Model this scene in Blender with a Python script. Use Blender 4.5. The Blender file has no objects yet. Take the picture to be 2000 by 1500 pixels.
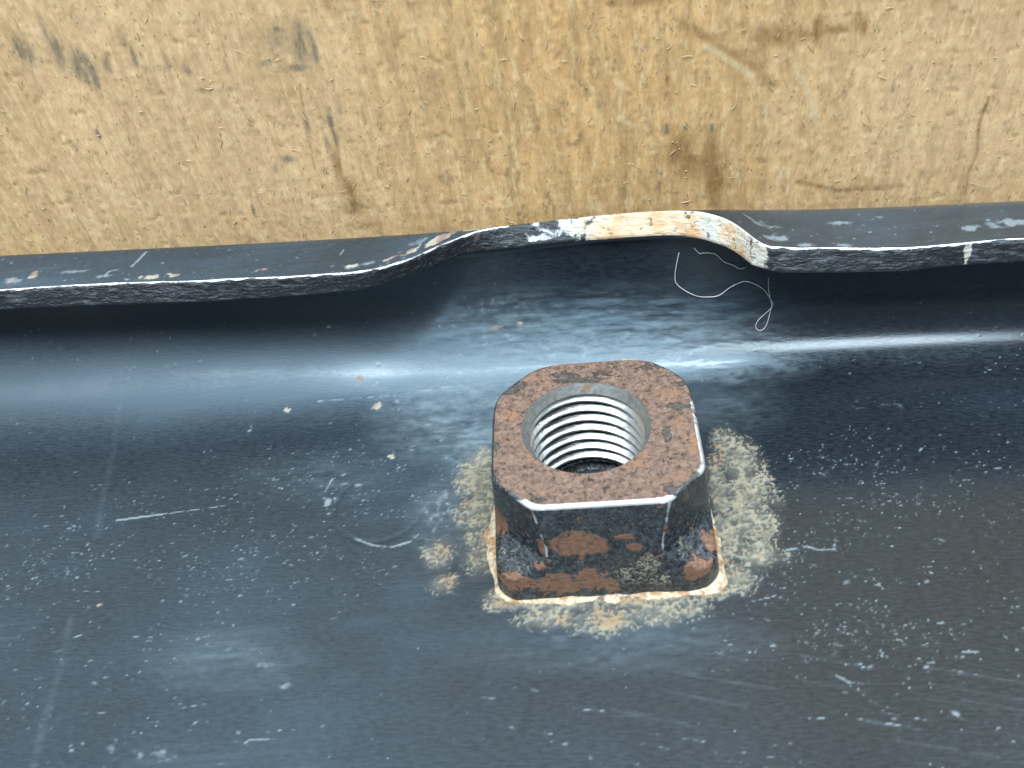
import bpy, math
import numpy as np
from mathutils import Matrix, Vector

MM = 0.001
scene = bpy.context.scene
C = scene.collection

# ------------------------------------------------------------------ camera
CAM = np.array([2.207, -71.735, 82.094])                 # millimetres
RT = np.array([0.99420092, 0.04893326, -0.09576051])
UP = np.array([0.03894433, 0.66620258, 0.74475329])
FW = np.array([-0.1002391, 0.74416373, -0.66043354])
FPX = 2000.0
cd = bpy.data.cameras.new('camera')
cam = bpy.data.objects.new('camera', cd)
C.objects.link(cam)
M = Matrix(((RT[0], UP[0], -FW[0], CAM[0]*MM), (RT[1], UP[1], -FW[1], CAM[1]*MM),
            (RT[2], UP[2], -FW[2], CAM[2]*MM), (0, 0, 0, 1)))
cam.matrix_world = M
cd.sensor_width = 36.0
cd.lens = 36.0
cd.clip_start = 0.005
cd.clip_end = 20.0
cd.dof.use_dof = True
cd.dof.focus_distance = 0.116
cd.dof.aperture_fstop = 50
scene.camera = cam

# ------------------------------------------------------------------ light
w = bpy.data.worlds.new('World')
scene.world = w
w.use_nodes = True
w.node_tree.nodes['Background'].inputs[0].default_value = (0.72, 0.87, 1.0, 1)
w.node_tree.nodes['Background'].inputs[1].default_value = 0.26


def area(name, loc, target, sx, sy, power, col):
    d = bpy.data.lights.new(name, 'AREA')
    d.shape = 'RECTANGLE'
    d.size, d.size_y = sx, sy
    d.energy = power
    d.color = col
    o = bpy.data.objects.new(name, d)
    C.objects.link(o)
    o.location = loc
    o.rotation_euler = (Vector(target)-Vector(loc)).to_track_quat('-Z', 'Y').to_euler()
    return o


area('ceiling_tube_lamp', (0.10, -0.13, 0.70), (0, 0.01, 0.0), 1.10, 0.06, 17.5, (0.72, 0.88, 1.0))
area('board_fill_lamp', (-0.12, -0.38, 0.72), (0, 0.02, 0.0), 1.0, 0.20, 8.5, (0.88, 0.95, 1.0))  # added fill lamp with no known source, brightens the board

scene.view_settings.view_transform = 'Standard'
scene.view_settings.look = 'None'
scene.view_settings.exposure = 0.0
scene.view_settings.gamma = 1.0
scene.cycles.max_bounces = 4
scene.cycles.diffuse_bounces = 2
scene.cycles.glossy_bounces = 3

# ------------------------------------------------------------------ numpy tools
rng = np.random.default_rng(11)


def _hash(ix, iy, seed):
    h = (ix.astype(np.int64)*374761393 + iy.astype(np.int64)*668265263 + seed*1274126177) & 0xffffffff
    h = ((h ^ (h >> 13))*1274126177) & 0xffffffff
    h = h ^ (h >> 16)
    return (h & 0xffff)/65535.0


def vnoise(x, y, seed=0):
    ix, iy = np.floor(x), np.floor(y)
    fx, fy = x-ix, y-iy
    fx = fx*fx*(3-2*fx)
    fy = fy*fy*(3-2*fy)
    a, b = _hash(ix, iy, seed), _hash(ix+1, iy, seed)
    c, d = _hash(ix, iy+1, seed), _hash(ix+1, iy+1, seed)
    return (a*(1-fx)+b*fx)*(1-fy)+(c*(1-fx)+d*fx)*fy


def fbm(x, y, seed=0, o=4):
    t, a, n = 0, 0.5, 0
    for i in range(o):
        t = t+a*vnoise(x, y, seed+i*17)
        n += a
        a *= .55
        x, y = x*2.03+5.2, y*2.03+1.7
    return t/n


def sstep(a, b, x):
    t = np.clip((x-a)/(b-a), 0, 1)
    return t*t*(3-2*t)


def ray(px, py):
    return FW+RT*(px-1000)/FPX-UP*(py-750)/FPX


def project(P):
    d = P-CAM
    z = d@FW
    return 1000+FPX*(d@RT)/z, 750-FPX*(d@UP)/z


def make_obj(name, verts, faces, mat, parent=None, attrs=None, smooth=True):
    """verts (n,3) in mm; faces (m,4) or (m,3) int array"""
    me = bpy.data.meshes.new(name)
    verts = np.asarray(verts, dtype=np.float32)*MM
    faces = np.asarray(faces, dtype=np.int32)
    k = faces.shape[1]
    me.vertices.add(len(verts))
    me.vertices.foreach_set('co', verts.ravel())
    me.loops.add(faces.size)
    me.loops.foreach_set('vertex_index', faces.ravel())
    me.polygons.add(len(faces))
    me.polygons.foreach_set('loop_start', np.arange(0, faces.size, k, dtype=np.int32))
    me.polygons.foreach_set('loop_total', np.full(len(faces), k, dtype=np.int32))
    if smooth:
        me.polygons.foreach_set('use_smooth', np.ones(len(faces), dtype=bool))
    me.update(calc_edges=True)
    me.validate()
    for n, v in (attrs or {}).items():
        if n == 'paint':
            at = me.attributes.new(n, 'FLOAT_COLOR', 'POINT')
            v = np.concatenate([v.reshape(-1, 3), np.ones((v.size//3, 1))], 1)
            at.data.foreach_set('color', np.asarray(v, dtype=np.float32).ravel())
            continue
        at = me.attributes.new(n, 'FLOAT', 'POINT')
        at.data.foreach_set('value', np.asarray(v, dtype=np.float32).ravel())
    me.materials.append(mat)
    o = bpy.data.objects.new(name, me)
    C.objects.link(o)
    if parent:
        o.parent = parent
    return o


def grid_faces(nr, nc, wrap=False, base=0):
    r, c = np.meshgrid(np.arange(nr-1), np.arange(nc if wrap else nc-1), indexing='ij')
    c2 = (c+1) % nc
    return np.stack([base+r*nc+c, base+r*nc+c2, base+(r+1)*nc+c2, base+(r+1)*nc+c], -1).reshape(-1, 4)


def empty(name, loc=(0, 0, 0)):
    o = bpy.data.objects.new(name, None)
    o.empty_display_size = 0.01
    C.objects.link(o)
    o.location = loc
    return o


# ------------------------------------------------------------------ node tools
class NT:
    def __init__(self, name):
        self.m = bpy.data.materials.new(name)
        self.m.use_nodes = True
        self.t = self.m.node_tree
        self.b = self.t.nodes['Principled BSDF']
        tc = self.t.nodes.new('ShaderNodeTexCoord')
        self.mm = self.vm(tc.outputs['Object'], (1000, 1000, 1000))

    def put(self, sock, v):
        if isinstance(v, bpy.types.NodeSocket):
            self.t.links.new(v, sock)
        elif isinstance(v, (tuple, list)) and len(v) == 3 and sock.type == 'RGBA':
            sock.default_value = (*v, 1)
        else:
            sock.default_value = v

    def vm(self, v, s, rot=(0, 0, 0), loc=(0, 0, 0)):
        n = self.t.nodes.new('ShaderNodeMapping')
        self.put(n.inputs['Vector'], v)
        n.inputs['Scale'].default_value = s
        n.inputs['Rotation'].default_value = rot
        n.inputs['Location'].default_value = loc
        return n.outputs[0]

    def noise(self, scale, detail=3, rough=.55, vec=None, dist=0):
        n = self.t.nodes.new('ShaderNodeTexNoise')
        self.put(n.inputs['Vector'], vec or self.mm)
        n.inputs['Scale'].default_value = scale
        n.inputs['Detail'].default_value = detail
        n.inputs['Roughness'].default_value = rough
        n.inputs['Distortion'].default_value = dist
        return n.outputs['Fac']

    def vor(self, scale, vec=None, feature='F1', out='Distance', rnd=1):
        n = self.t.nodes.new('ShaderNodeTexVoronoi')
        n.feature = feature
        self.put(n.inputs['Vector'], vec or self.mm)
        n.inputs['Scale'].default_value = scale
        n.inputs['Randomness'].default_value = rnd
        return n.outputs[out] if out else n

    def math(self, op, a, b=0, c=0):
        n = self.t.nodes.new('ShaderNodeMath')
        n.operation = op
        self.put(n.inputs[0], a)
        self.put(n.inputs[1], b)
        self.put(n.inputs[2], c)
        return n.outputs[0]

    def ss(self, x, lo, hi, a=0, b=1):
        n = self.t.nodes.new('ShaderNodeMapRange')
        n.interpolation_type = 'SMOOTHSTEP'
        self.put(n.inputs['Value'], x)
        n.inputs['From Min'].default_value = lo
        n.inputs['From Max'].default_value = hi
        n.inputs['To Min'].default_value = a
        n.inputs['To Max'].default_value = b
        return n.outputs[0]

    def mix(self, f, a, b):
        n = self.t.nodes.new('ShaderNodeMix')
        n.data_type = 'RGBA'
        self.put(n.inputs[0], f)
        self.put(n.inputs[6], a)
        self.put(n.inputs[7], b)
        return n.outputs[2]

    def mixf(self, f, a, b):
        n = self.t.nodes.new('ShaderNodeMix')
        self.put(n.inputs[0], f)
        self.put(n.inputs[2], a)
        self.put(n.inputs[3], b)
        return n.outputs[0]

    def attr(self, name):
        n = self.t.nodes.new('ShaderNodeAttribute')
        n.attribute_name = name
        return n.outputs['Fac']

    def attrc(self, name):
        n = self.t.nodes.new('ShaderNodeAttribute')
        n.attribute_name = name
        return n.outputs['Color']

    def sep(self, col):
        n = self.t.nodes.new('ShaderNodeSeparateColor')
        self.put(n.inputs[0], col)
        return n.outputs

    def bump(self, h, dist, strength=1, nrm=None):
        n = self.t.nodes.new('ShaderNodeBump')
        self.put(n.inputs['Height'], h)
        n.inputs['Distance'].default_value = dist
        n.inputs['Strength'].default_value = strength
        if nrm:
            self.put(n.inputs['Normal'], nrm)
        return n.outputs[0]

    def out(self, **k):
        names = dict(col='Base Color', rough='Roughness', metal='Metallic', nrm='Normal', spec='Specular IOR Level',
                     coat='Coat Weight', coatr='Coat Roughness', tint='Specular Tint')
        for a, v in k.items():
            self.put(self.b.inputs[names[a]], v)
        return self.m


# ------------------------------------------------------------------ materials
def mat_paint():
    n = NT('worn black paint')
    fine = n.noise(1.0, 3, .65, n.vm(n.mm, (1.1, 4.2, 4.2), (0, 0, .06)))
    col = n.mix(n.ss(fine, .25, .75), n.attrc('paint'), n.mix(.10, n.attrc('paint'), (.12, .14, .15)))
    mt = n.attr('matte')
    crk = n.attr('crinkle')
    h = n.math('MULTIPLY', fine, n.math('MULTIPLY_ADD', crk, .09, .035))
    rough = n.math('ADD', n.mixf(mt, n.attr('gloss'), .85), n.math('MULTIPLY_ADD', fine, .22, -.11))
    return n.out(col=col, rough=rough, nrm=n.bump(h, .35*MM), spec=.80, tint=(.66, .86, 1.0), coat=n.math('MULTIPLY', n.math('SUBTRACT', 1, mt), n.ss(n.attr('gloss'), .26, .56, .60, .05)), coatr=n.math('MULTIPLY_ADD', fine, .2, .08))


def mat_edge():
    n = NT('cut sheet edge')
    pr = n.attr('primer')
    fib = n.noise(1.0, 5, .62, n.vm(n.mm, (.55, 2.2, 2.2)), dist=.6)
    blot = n.noise(.8, 4, .6)
    dark = n.mix(n.ss(fib, .48, .76), (.012, .014, .017), (.080, .094, .105))
    brown = n.ss(n.noise(.22, 4), .60, .70)
    dark = n.mix(n.math('MULTIPLY', brown, .5), dark, (.20, .13, .11))
    prim = n.mix(n.ss(n.noise(.45, 5, .6), .36, .62), (.44, .27, .145), (.50, .385, .26))
    prim = n.mix(n.ss(n.math('ADD', n.attr('grey'), n.math('MULTIPLY_ADD', n.noise(.9, 6, .65, dist=.6), 3.0, -1.55)), .15, .95, 0, .85), prim, (.44, .45, .41))
    flak = n.ss(n.noise(1.1, 6, .66, n.vm(n.mm, (.7, 1, 1), loc=(9, 2, 4)), dist=.8), .57, .63)
    prim = n.mix(n.math('MULTIPLY', flak, .85), prim, (.035, .038, .036))
    pm = n.ss(n.math('ADD', pr, n.math('MULTIPLY_ADD', blot, 1.9, -.95)), .40, .62)
    col = n.mix(pm, dark, prim)
    bare_glint = n.attr('bare_glint')
    bm = n.ss(n.math('ADD', bare_glint, n.math('MULTIPLY_ADD', n.noise(.8, 4), 1.1, -.5)), .40, .65)
    bm = n.math('MULTIPLY', bm, n.math('SUBTRACT', 1, n.math('MULTIPLY', pm, .7)))
    col = n.mix(bm, col, (.80, .82, .84))
    rough = n.mixf(bm, n.mixf(pm, n.math('MULTIPLY_ADD', fib, .3, .28), .75), .42)
    h = n.math('ADD', fib, n.math('MULTIPLY', blot, .8))
    return n.out(col=col, rough=rough, metal=n.math('MULTIPLY', bm, .55), nrm=n.bump(h, .28*MM))


def mat_nut():
    n = NT('rusted nut steel')
    ru = n.attr('rust')
    fl = n.noise(.62, 6, .62, dist=.5)
    rm = n.ss(n.math('ADD', ru, n.math('ADD', n.math('MULTIPLY_ADD', fl, 2.4, -1.2), n.math('MULTIPLY_ADD', n.noise(2.3, 4, .6), .7, -.35))), .45, .57)
    grain = n.noise(2.0, 5, .68, n.vm(n.mm, (1, 1, 1)), dist=.8)
    rust = n.mix(n.ss(grain, .35, .66), (.070, .040, .028), (.180, .106, .074))
    rust = n.mix(n.ss(n.noise(.28, 3, .5, n.vm(n.mm, (1, 1, 1), loc=(3, 8, 1))), .55, .74), rust, (.19, .092, .045))
    pit = n.ss(n.noise(1.5, 5, .65, n.vm(n.mm, (1, 1, 1), loc=(2, 2, 9))), .56, .66)
    rust = n.mix(n.math('MULTIPLY', pit, .55), rust, (.030, .020, .017))
    glint = n.ss(n.noise(3.2, 4, .7), .62, .72)
    rust = n.mix(n.math('MULTIPLY', n.math('SUBTRACT', 1, n.attr('topf')), .55), rust, n.mix(grain, (.10, .040, .018), (.27, .125, .06)))
    rust = n.mix(n.math('MULTIPLY', glint, .5), rust, (.33, .26, .22))
    steel = n.mix(n.ss(grain, .40, .70), (.008, .010, .012), (.055, .066, .074))
    glint_flk = n.ss(n.noise(2.6, 4, .7, dist=1.2), .58, .66)
    steel = n.mix(n.math('MULTIPLY', glint_flk, .55), steel, (.17, .19, .20))  # pale flecks painted as glints on the dark steel
    steel = n.mix(n.math('MULTIPLY', n.attr('topf'), .75), steel, n.mix(grain, (.030, .027, .024), (.105, .092, .080)))
    salt = n.attr('salt')
    sm = n.ss(n.math('ADD', salt, n.math('MULTIPLY_ADD', n.noise(2.0, 4, .65, dist=1.4), 3.4, -1.8)), .45, .75)
    sm = n.math('MULTIPLY', sm, n.math('MINIMUM', n.math('MULTIPLY', salt, 2), 1))
    steel = n.mix(sm, steel, (.24, .225, .16))
    col = n.mix(rm, steel, rust)
    bare_glint = n.attr('bare_glint')
    bm = n.ss(n.math('ADD', bare_glint, n.math('MULTIPLY_ADD', n.noise(1.0, 4), .7, -.35)), .42, .55)
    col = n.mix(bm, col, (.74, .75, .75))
    rough = n.mixf(bm, n.mixf(rm, n.math('MULTIPLY_ADD', grain, .30, .07), .66), .36)
    metal = n.math('MAXIMUM', n.math('MULTIPLY', bm, .75), 0)
    h = n.math('ADD', n.math('MULTIPLY', grain, .50), n.math('MULTIPLY', n.math('MULTIPLY', rm, n.math('SUBTRACT', 1, n.math('MULTIPLY', pit, .5))), .65))
    h = n.math('ADD', h, n.math('MULTIPLY', sm, .3))
    h = n.math('MULTIPLY', h, n.math('SUBTRACT', 1, n.math('MULTIPLY', bm, .8)))
    return n.out(col=col, rough=rough, metal=metal, nrm=n.bump(h, .30*MM), spec=.6)


def mat_thread():
    n = NT('bright thread steel')
    g = n.noise(1.0, 4, .6, n.vm(n.mm, (.6, .6, 3)))
    groove_shade = n.attr('groove_shade')
    d = n.ss(n.math('ADD', groove_shade, n.math('MULTIPLY_ADD', g, .6, -.30)), .30, .80)
    col = n.mix(d, (.46, .47, .46), (.015, .015, .015))  # shade of the grooves painted into the steel colour
    return n.out(col=col, metal=.85, rough=n.math('MULTIPLY_ADD', g, .25, .24), nrm=n.bump(g, .08*MM))


def mat_chamfer():
    n = NT('dull chamfer steel')
    g = n.noise(1.8, 5, .65)
    col = n.mix(n.ss(g, .25, .75), (.17, .17, .16), (.29, .29, .275))
    col = n.mix(n.ss(n.noise(.5, 4), .60, .68), col, (.26, .17, .12))
    return n.out(col=col, metal=.6, rough=.36, nrm=n.bump(g, .05*MM))


def mat_weld():
    n = NT('weld residue')
    g = n.noise(.9, 5, .65)
    col = n.mix(n.ss(g, .38, .58), (.28, .15, .065), (.46, .38, .265))
    col = n.mix(n.ss(n.noise(.45, 4, .6, n.vm(n.mm, (1, 1, 1), loc=(5, 5, 5))), .58, .66), col, (.13, .085, .07))
    return n.out(col=col, rough=.7, nrm=n.bump(n.noise(1.8, 4), .4*MM))


def mat_board():
    n = NT('pale fibre board')
    cb = n.t.nodes.new('ShaderNodeCombineXYZ')
    n.put(cb.inputs[0], n.attr('gu'))
    n.put(cb.inputs[1], n.attr('gv'))
    fine = n.noise(1.0, 3, .65, n.vm(cb.outputs[0], (3.0, .55, 1)), dist=.5)
    col = n.mix(n.ss(fine, .28, .72), n.mix(.09, n.attrc('paint'), (.22, .13, .05)), n.mix(.08, n.attrc('paint'), (.80, .66, .45)))
    return n.out(col=col, rough=.72, nrm=n.bump(fine, .13*MM), spec=.35)


def mat_plain(name, c, rough):
    n = NT(name)
    g = n.noise(1.5, 3)
    return n.out(col=n.mix(g, tuple(x*.75 for x in c), tuple(min(1, x*1.2) for x in c)), rough=rough)


M_PAINT, M_EDGE, M_NUT, M_THREAD = mat_paint(), mat_edge(), mat_nut(), mat_thread()
M_CHAM, M_WELD, M_BOARD = mat_chamfer(), mat_weld(), mat_board()
M_SLIVER = mat_plain('pale splinter', (.56, .42, .235), .7)
M_FIBRE = mat_plain('grey thread', (.42, .43, .45), .6)

# ------------------------------------------------------------------ board behind, bench below
BY = 30.4


def at_board(px, py):
    d = ray(px, py)
    p = CAM+d*((BY-CAM[1])/d[1])
    return p[0], p[2]


bxs = np.concatenate([np.linspace(-190, -96, 12)[:-1], np.arange(-96, 76, .2), np.linspace(76, 170, 12)])
bzs = np.concatenate([np.linspace(-2.9, 8, 6)[:-1], np.arange(8, 72, .2), np.linspace(72, 130, 12)])
BX, BZ = np.meshgrid(bxs, bzs)
GA = math.radians(3.0)
gu = BX*math.cos(GA)+BZ*math.sin(GA)
gv = -BX*math.sin(GA)+BZ*math.cos(GA)
gu = gu+.8*(fbm(BX*.03, BZ*.06, 3)-.5)
soot, brown, scrape = np.zeros_like(BX), np.zeros_like(BX), np.zeros_like(BX)


def b_blob(A, px, py, rx, rz, amp=1, rot=0):
    x, z = at_board(px, py)
    dx, dz = BX-x, BZ-z
    c, s = math.cos(rot), math.sin(rot)
    d = np.hypot((dx*c+dz*s)/rx, (-dx*s+dz*c)/rz)
    np.maximum(A, amp*np.clip(1.25-d, 0, 1), out=A)


def seg_dist(U, V, pts):
    d = np.full(U.shape, 1e9)
    for (x0, y0), (x1, y1) in zip(pts[:-1], pts[1:]):
        ex, ey = x1-x0, y1-y0
        t = np.clip(((U-x0)*ex+(V-y0)*ey)/(ex*ex+ey*ey+1e-12), 0, 1)
        np.minimum(d, np.hypot(U-x0-t*ex, V-y0-t*ey), out=d)
    return d


def b_line(A, pts, wd, amp=1):
    d = seg_dist(BX, BZ, [at_board(*p) for p in pts])
    np.maximum(A, amp*np.clip(1.2-d/wd, 0, 1), out=A)


for a in ((45, 100, 1.6, 2.2, .7), (35, 85, .8, 1.5, .7), (155, 125, 1.5, 2.4, .85), (178, 150, .9, 2.0, 1.0), (112, 100, 1.5, 3, .6),
          (85, 55, .5, 3, .55), (150, 40, 1.2, 2, .35), (240, 80, .8, 2, .4), (210, 130, .7, 1.5, .6), (262, 112, .4, 1.6, .8), (325, 120, .4, 1.5, .6),
          (365, 135, .6, 1, .6), (540, 75, 4, 2.5, .42), (590, 85, 1.8, 3.4, .62), (608, 95, .8, 3.0, .68), (580, 132, 3.2, .6, .6), (520, 125, 1.5, .7, .45),
          (192, 262, .35, .8, .7), (640, 285, .35, 2.0, .6), (660, 205, .5, 1.6, .8), (645, 235, .45, 1.8, .9), (600, 245, .4, 1.5, .75), (655, 265, .4, 2.0, .8),
          (560, 310, 1.4, .8, .5), (540, 330, .6, 1.0, .5), (495, 410, .3, 1.0, .8), (440, 175, 2.5, .5, .35), (1262, 92, .3, .4, .6), (1965, 240, .4, .4, .6),
          (1303, 253, .35, .8, 1.0), (1340, 248, .3, .5, .9), (1390, 250, .3, .7, .9), (1745, 170, .4, 1.2, .5), (1475, 250, .3, .5, .6),
          (1135, 265, .3, .9, .7), (1012, 280, .25, .8, .5), (1048, 270, .3, .8, .5), (1725, 370, 1.6, .25, .7), (1690, 372, 1, .2, .6), (1640, 372, 2, .35, .5),
          (1110, 280, .25, .6, .6), (1133, 163, .3, .8, .6), (1170, 205, .3, .8, .5), (1825, 250, .4, .5, .5)):
    b_blob(soot, *a[:4], amp=a[4])
for a in ((1330, 290, 2.2, 3.0, .6), (1318, 305, 1.2, 1.6, .7), (1345, 310, 1.5, .9, .8), (1388, 310, 1.3, 4.0, .8), (1395, 350, 1.4, 4, .75), (1398, 385, 1.1, 3.0, .6),
          (1355, 325, 3.5, 2.0, .5), (1490, 75, 1.2, 1.4, .75), (1530, 68, 2.0, 1.5, .6), (1560, 68, 2, 1.2, .5), (1597, 58, .7, 1.8, .75), (1630, 58, 2, .6, .6),
          (1675, 42, .6, 1.8, .6), (1688, 50, .5, 1.6, .7), (680, 370, 1.8, 2.6, .5), (690, 400, 2.0, 2.4, .5), (660, 330, .7, 4, .6), (1490, 130, .8, 2, .4), (1545, 90, .8, 3, .4),
          (1250, 0, 4, 1, .5), (1210, 2, 2, .8, .5), (715, 440, 3, 1, .4), (1310, 120, 1, 2, .3), (830, 200, 3, 5, .22), (1300, 180, 2, 5, .25)):
    b_blob(brown, *a[:4], amp=a[4])
b_line(brown, [(1330, 45), (1400, 85), (1450, 115), (1510, 165)], .9, .45)
b_line(brown, [(1560, 355), (1640, 372), (1760, 362)], .5, .5)
b_line(brown, [(1932, 190), (1912, 240), (1908, 300), (1890, 340), (1885, 380)], .28, .60)
b_line(brown, [(640, 215), (655, 270), (665, 330), (675, 400)], .35, .45)
b_line(brown, [(585, 165), (600, 260), (615, 330)], .25, .40)
b_line(brown, [(1303, 90), (1303, 180)], .5, .4)
b_line(scrape, [(1380, 92), (1440, 128), (1470, 148)], .45, 1)
b_line(scrape, [(1545, 105), (1570, 160), (1590, 210), (1600, 250)], .4, .9)
b_line(scrape, [(1600, 250), (1612, 320), (1616, 375)], .3, .5)
b_line(scrape, [(1208, 232), (1240, 245)], .3, 1)
b_line(scrape, [(240, 380), (268, 435)], .3, .6)
b_line(scrape, [(255, 380), (275, 430)], .2, .6)
PX, PY = project(np.stack([BX, np.full_like(BX, BY), BZ], -1).reshape(-1, 3))
bx0 = at_board(300, 200)
bx1 = at_board(1900, 150)
pale = np.maximum(np.clip(1.15-np.hypot((BX-bx0[0])/42, (BZ-bx0[1])/40), 0, 1), np.clip(1.0-np.hypot((BX-bx1[0])/36, (BZ-bx1[1])/40), 0, 1))
pale = np.maximum(pale, sstep(40, 70, BZ)*.6)
board = empty('fibre_board')
board['label'] = 'tan wooden board with vertical fibres and brown stains standing behind the black channel'
board['category'] = 'board'


def lerp(c, k, m):
    return c*(1-m[..., None])+np.array(k)*m[..., None]


fib = fbm(gu*1.3, gv*.20, 5, 4)
fib2 = fbm(gu*2.6+3, gv*.55, 6, 3)
worm = fbm(BX*1.3+2*fib, BZ*1.1, 7, 3)
mid = fbm(gu*.22, gv*.10, 8, 4)
fbz = sstep(.30, .70, fib)
pl = sstep(.05, .95, np.clip(pale+.6*(mid-.5), 0, 1))
bc = np.zeros(BX.shape+(3,))+np.array((.545, .335, .143))
bc = lerp(bc, (.590, .400, .214), pl)
bc *= np.array((.90, .865, .825))
bc *= (1+(.46-.22*pl)*(fib-.5)*2*.8+.20*(fib2-.5)+.18*(worm-.5)+.32*(mid-.5))[..., None]
bc = lerp(bc, (.66, .48, .255), .55*sstep(.60, .78, fib2))
bc = lerp(bc, (.62, .47, .27), .3*sstep(.64, .78, worm))
slit = sstep(.66, .76, fbm(gu*1.7+8, gv*.34, 9, 3))*sstep(.46, .62, mid)*(1-.6*pl)
bc = lerp(bc, (.15, .09, .04), .5*slit)
pit = sstep(.70, .80, fbm(BX*.9+30, BZ*.7, 12, 3))
bc = lerp(bc, (.27, .17, .075), .35*pit)
streaky = np.clip(.35+2.2*(fib-.42)+1.2*(fib2-.5), 0, 1.3)
bc = lerp(bc, (.20, .095, .022), np.clip(sstep(.02, .8, brown)*(.45+.8*streaky), 0, .9))
bc = lerp(bc, (.085, .075, .060), np.clip(sstep(.04, .75, soot)*(.12+.95*streaky), 0, .75))
bc = lerp(bc, (.60, .47, .29), .6*scrape*np.clip(.4+worm, 0, 1))
relief = (fib-.5)*.10+(worm-.5)*.07-.10*slit-.06*pit
make_obj('board_panel', np.stack([BX, BY-relief, BZ], -1).reshape(-1, 3), grid_faces(*BX.shape), M_BOARD, board,
         dict(gu=gu, gv=gv, paint=np.clip(bc, 0, 1)))
# back and sides give the board its thickness
bb = np.array([(x, y, z) for x in (-190, 170) for y in (BY+.4, BY+12) for z in (-2.9, 130)], float)
make_obj('board_core', bb, [(0, 1, 3, 2), (4, 6, 7, 5), (0, 2, 6, 4), (1, 5, 7, 3), (2, 3, 7, 6)], M_SLIVER, board, smooth=False)

# loose splinters and torn fibres on the board face
vs, fs = [], []
ns = 3200
for i in range(ns):
    x, z = rng.uniform(-94, 74), rng.uniform(14, 72)
    L = rng.gamma(2.0, .20)+.18
    wd = rng.uniform(.03, .085)
    an = rng.normal(0, .25) if rng.random() < .72 else rng.uniform(-1.5, 1.5)
    an -= GA
    dx, dz = math.sin(an), math.cos(an)
    lift = rng.uniform(.05, .20)
    bend = rng.normal(0, .25)*L
    for t, ww, ly in ((0, .35, .02), (.5, 1, lift*.6), (1, .15, lift)):
        cx = x+dx*L*t+dz*bend*t*(1-t)
        cz = z+dz*L*t-dx*bend*t*(1-t)
        yy = BY-.04-ly
        vs += [(cx-dz*wd*ww, yy, cz+dx*wd*ww), (cx, yy-wd*.9*ww, cz), (cx+dz*wd*ww, yy, cz-dx*wd*ww)]
    b = i*9
    for r in (0, 3):
        fs += [(b+r, b+r+1, b+r+4, b+r+3), (b+r+1, b+r+2, b+r+5, b+r+4)]
sl = make_obj('splinters', vs, fs, M_SLIVER, board)
sl['kind'] = 'stuff'

bench = make_obj('bench_top', np.array([(x, y, -2.9) for x in (-260, 240) for y in (-160, BY+40)], float), [(0, 2, 3, 1)],
                 mat_plain('bench wood', (.33, .25, .16), .7), None, smooth=False)
bench['kind'] = 'structure'

# ------------------------------------------------------------------ channel: a pressed sheet with fillet, wall, bend and rolled lip
channel = empty('steel_channel')
channel['label'] = 'black painted pressed steel channel with rolled lip, torn notch and welded square nut'
channel['category'] = 'metal channel'

T = 2.6                      # sheet thickness
YW, ZW, RB = 26.1, 15.0, 1.2  # inner wall, wall top, inner bend radius
xs = np.concatenate([np.linspace(-120, -84, 10)[:-1], np.arange(-84, 60, .15), np.linspace(60, 100, 10)])
NX = len(xs)
RF = 7.6+7.4*sstep(30, -66, xs)       # fillet radius drifts along the part
wob = .35*np.sin(xs*.06+.4)+.25*np.sin(xs*.13+2)             # wall is not dead straight

# lip edge traced as distance round the bend: outer contour, arc 0 = start of bend
OB = RB+T


def outer_pt(s):
    """point and normal on the outer skin, s measured along the outer skin from the start of the bend"""
    s = np.asarray(s, float)
    ang = np.clip(s/OB, 0, math.pi/2)
    fl = np.maximum(0, s-OB*math.pi/2)
    y = YW-RB+OB*np.cos(ang)-fl
    z = ZW+OB*np.sin(ang)
    return y, z, ang


SS = np.linspace(0, 26, 2601)
OY, OZ, _ = outer_pt(SS)
edge_px = [(-150, 573), (0, 566), (200, 553), (400, 545), (600, 536), (680, 529), (740, 521), (800, 504), (850, 481), (900, 461), (950, 446),
           (1000, 436), (1060, 427), (1130, 420), (1200, 418), (1300, 413), (1370, 415), (1420, 428), (1450, 446), (1475, 468), (1500, 482), (1560, 486),
           (1640, 485), (1700, 486), (1800, 483), (1880, 476), (1950, 468), (2000, 465), (2150, 456)]
low_px = [(-150, 612), (0, 606), (200, 597), (400, 588), (600, 575), (700, 565), (760, 550), (830, 527), (880, 506), (950, 488), (1040, 476), (1120, 472),
          (1200, 468), (1250, 464), (1300, 464), (1340, 470), (1400, 490), (1440, 506), (1480, 523), (1530, 535), (1650, 534), (1780, 530), (1850, 521), (2000, 510), (2150, 500)]


def bulge(X, Z):
    return np.exp(-((X-6.0)/15.0)**2)*sstep(9, 17, Z)


def trace(pxs, Yc, Zc):
    ex, es = [], []
    for px, py in pxs:
        d = ray(px, py)
        xg = CAM[0]+d[0]*(Yc-CAM[1])/d[1]
        b = bulge(xg, Zc)
        zr = CAM[2]+d[2]*(Yc+.5*b-CAM[1])/d[1]
        k = zr-(Zc+.85*b)
        sg = np.where(np.sign(k[:-1]) != np.sign(k[1:]))[0]     # where the sight line meets the skin, else its tangent point
        i = sg[-1] if len(sg) else int(np.argmin(np.abs(k)))
        ex.append(xg[i])
        es.append(SS[i])
    ex, es = np.array(ex), np.array(es)
    o = np.argsort(ex)
    sm = np.interp(xs, ex[o], es[o])
    ker = np.hanning(17)
    ker /= ker.sum()
    return ex, np.convolve(np.pad(sm, 8, mode='edge'), ker, 'valid')


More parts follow.
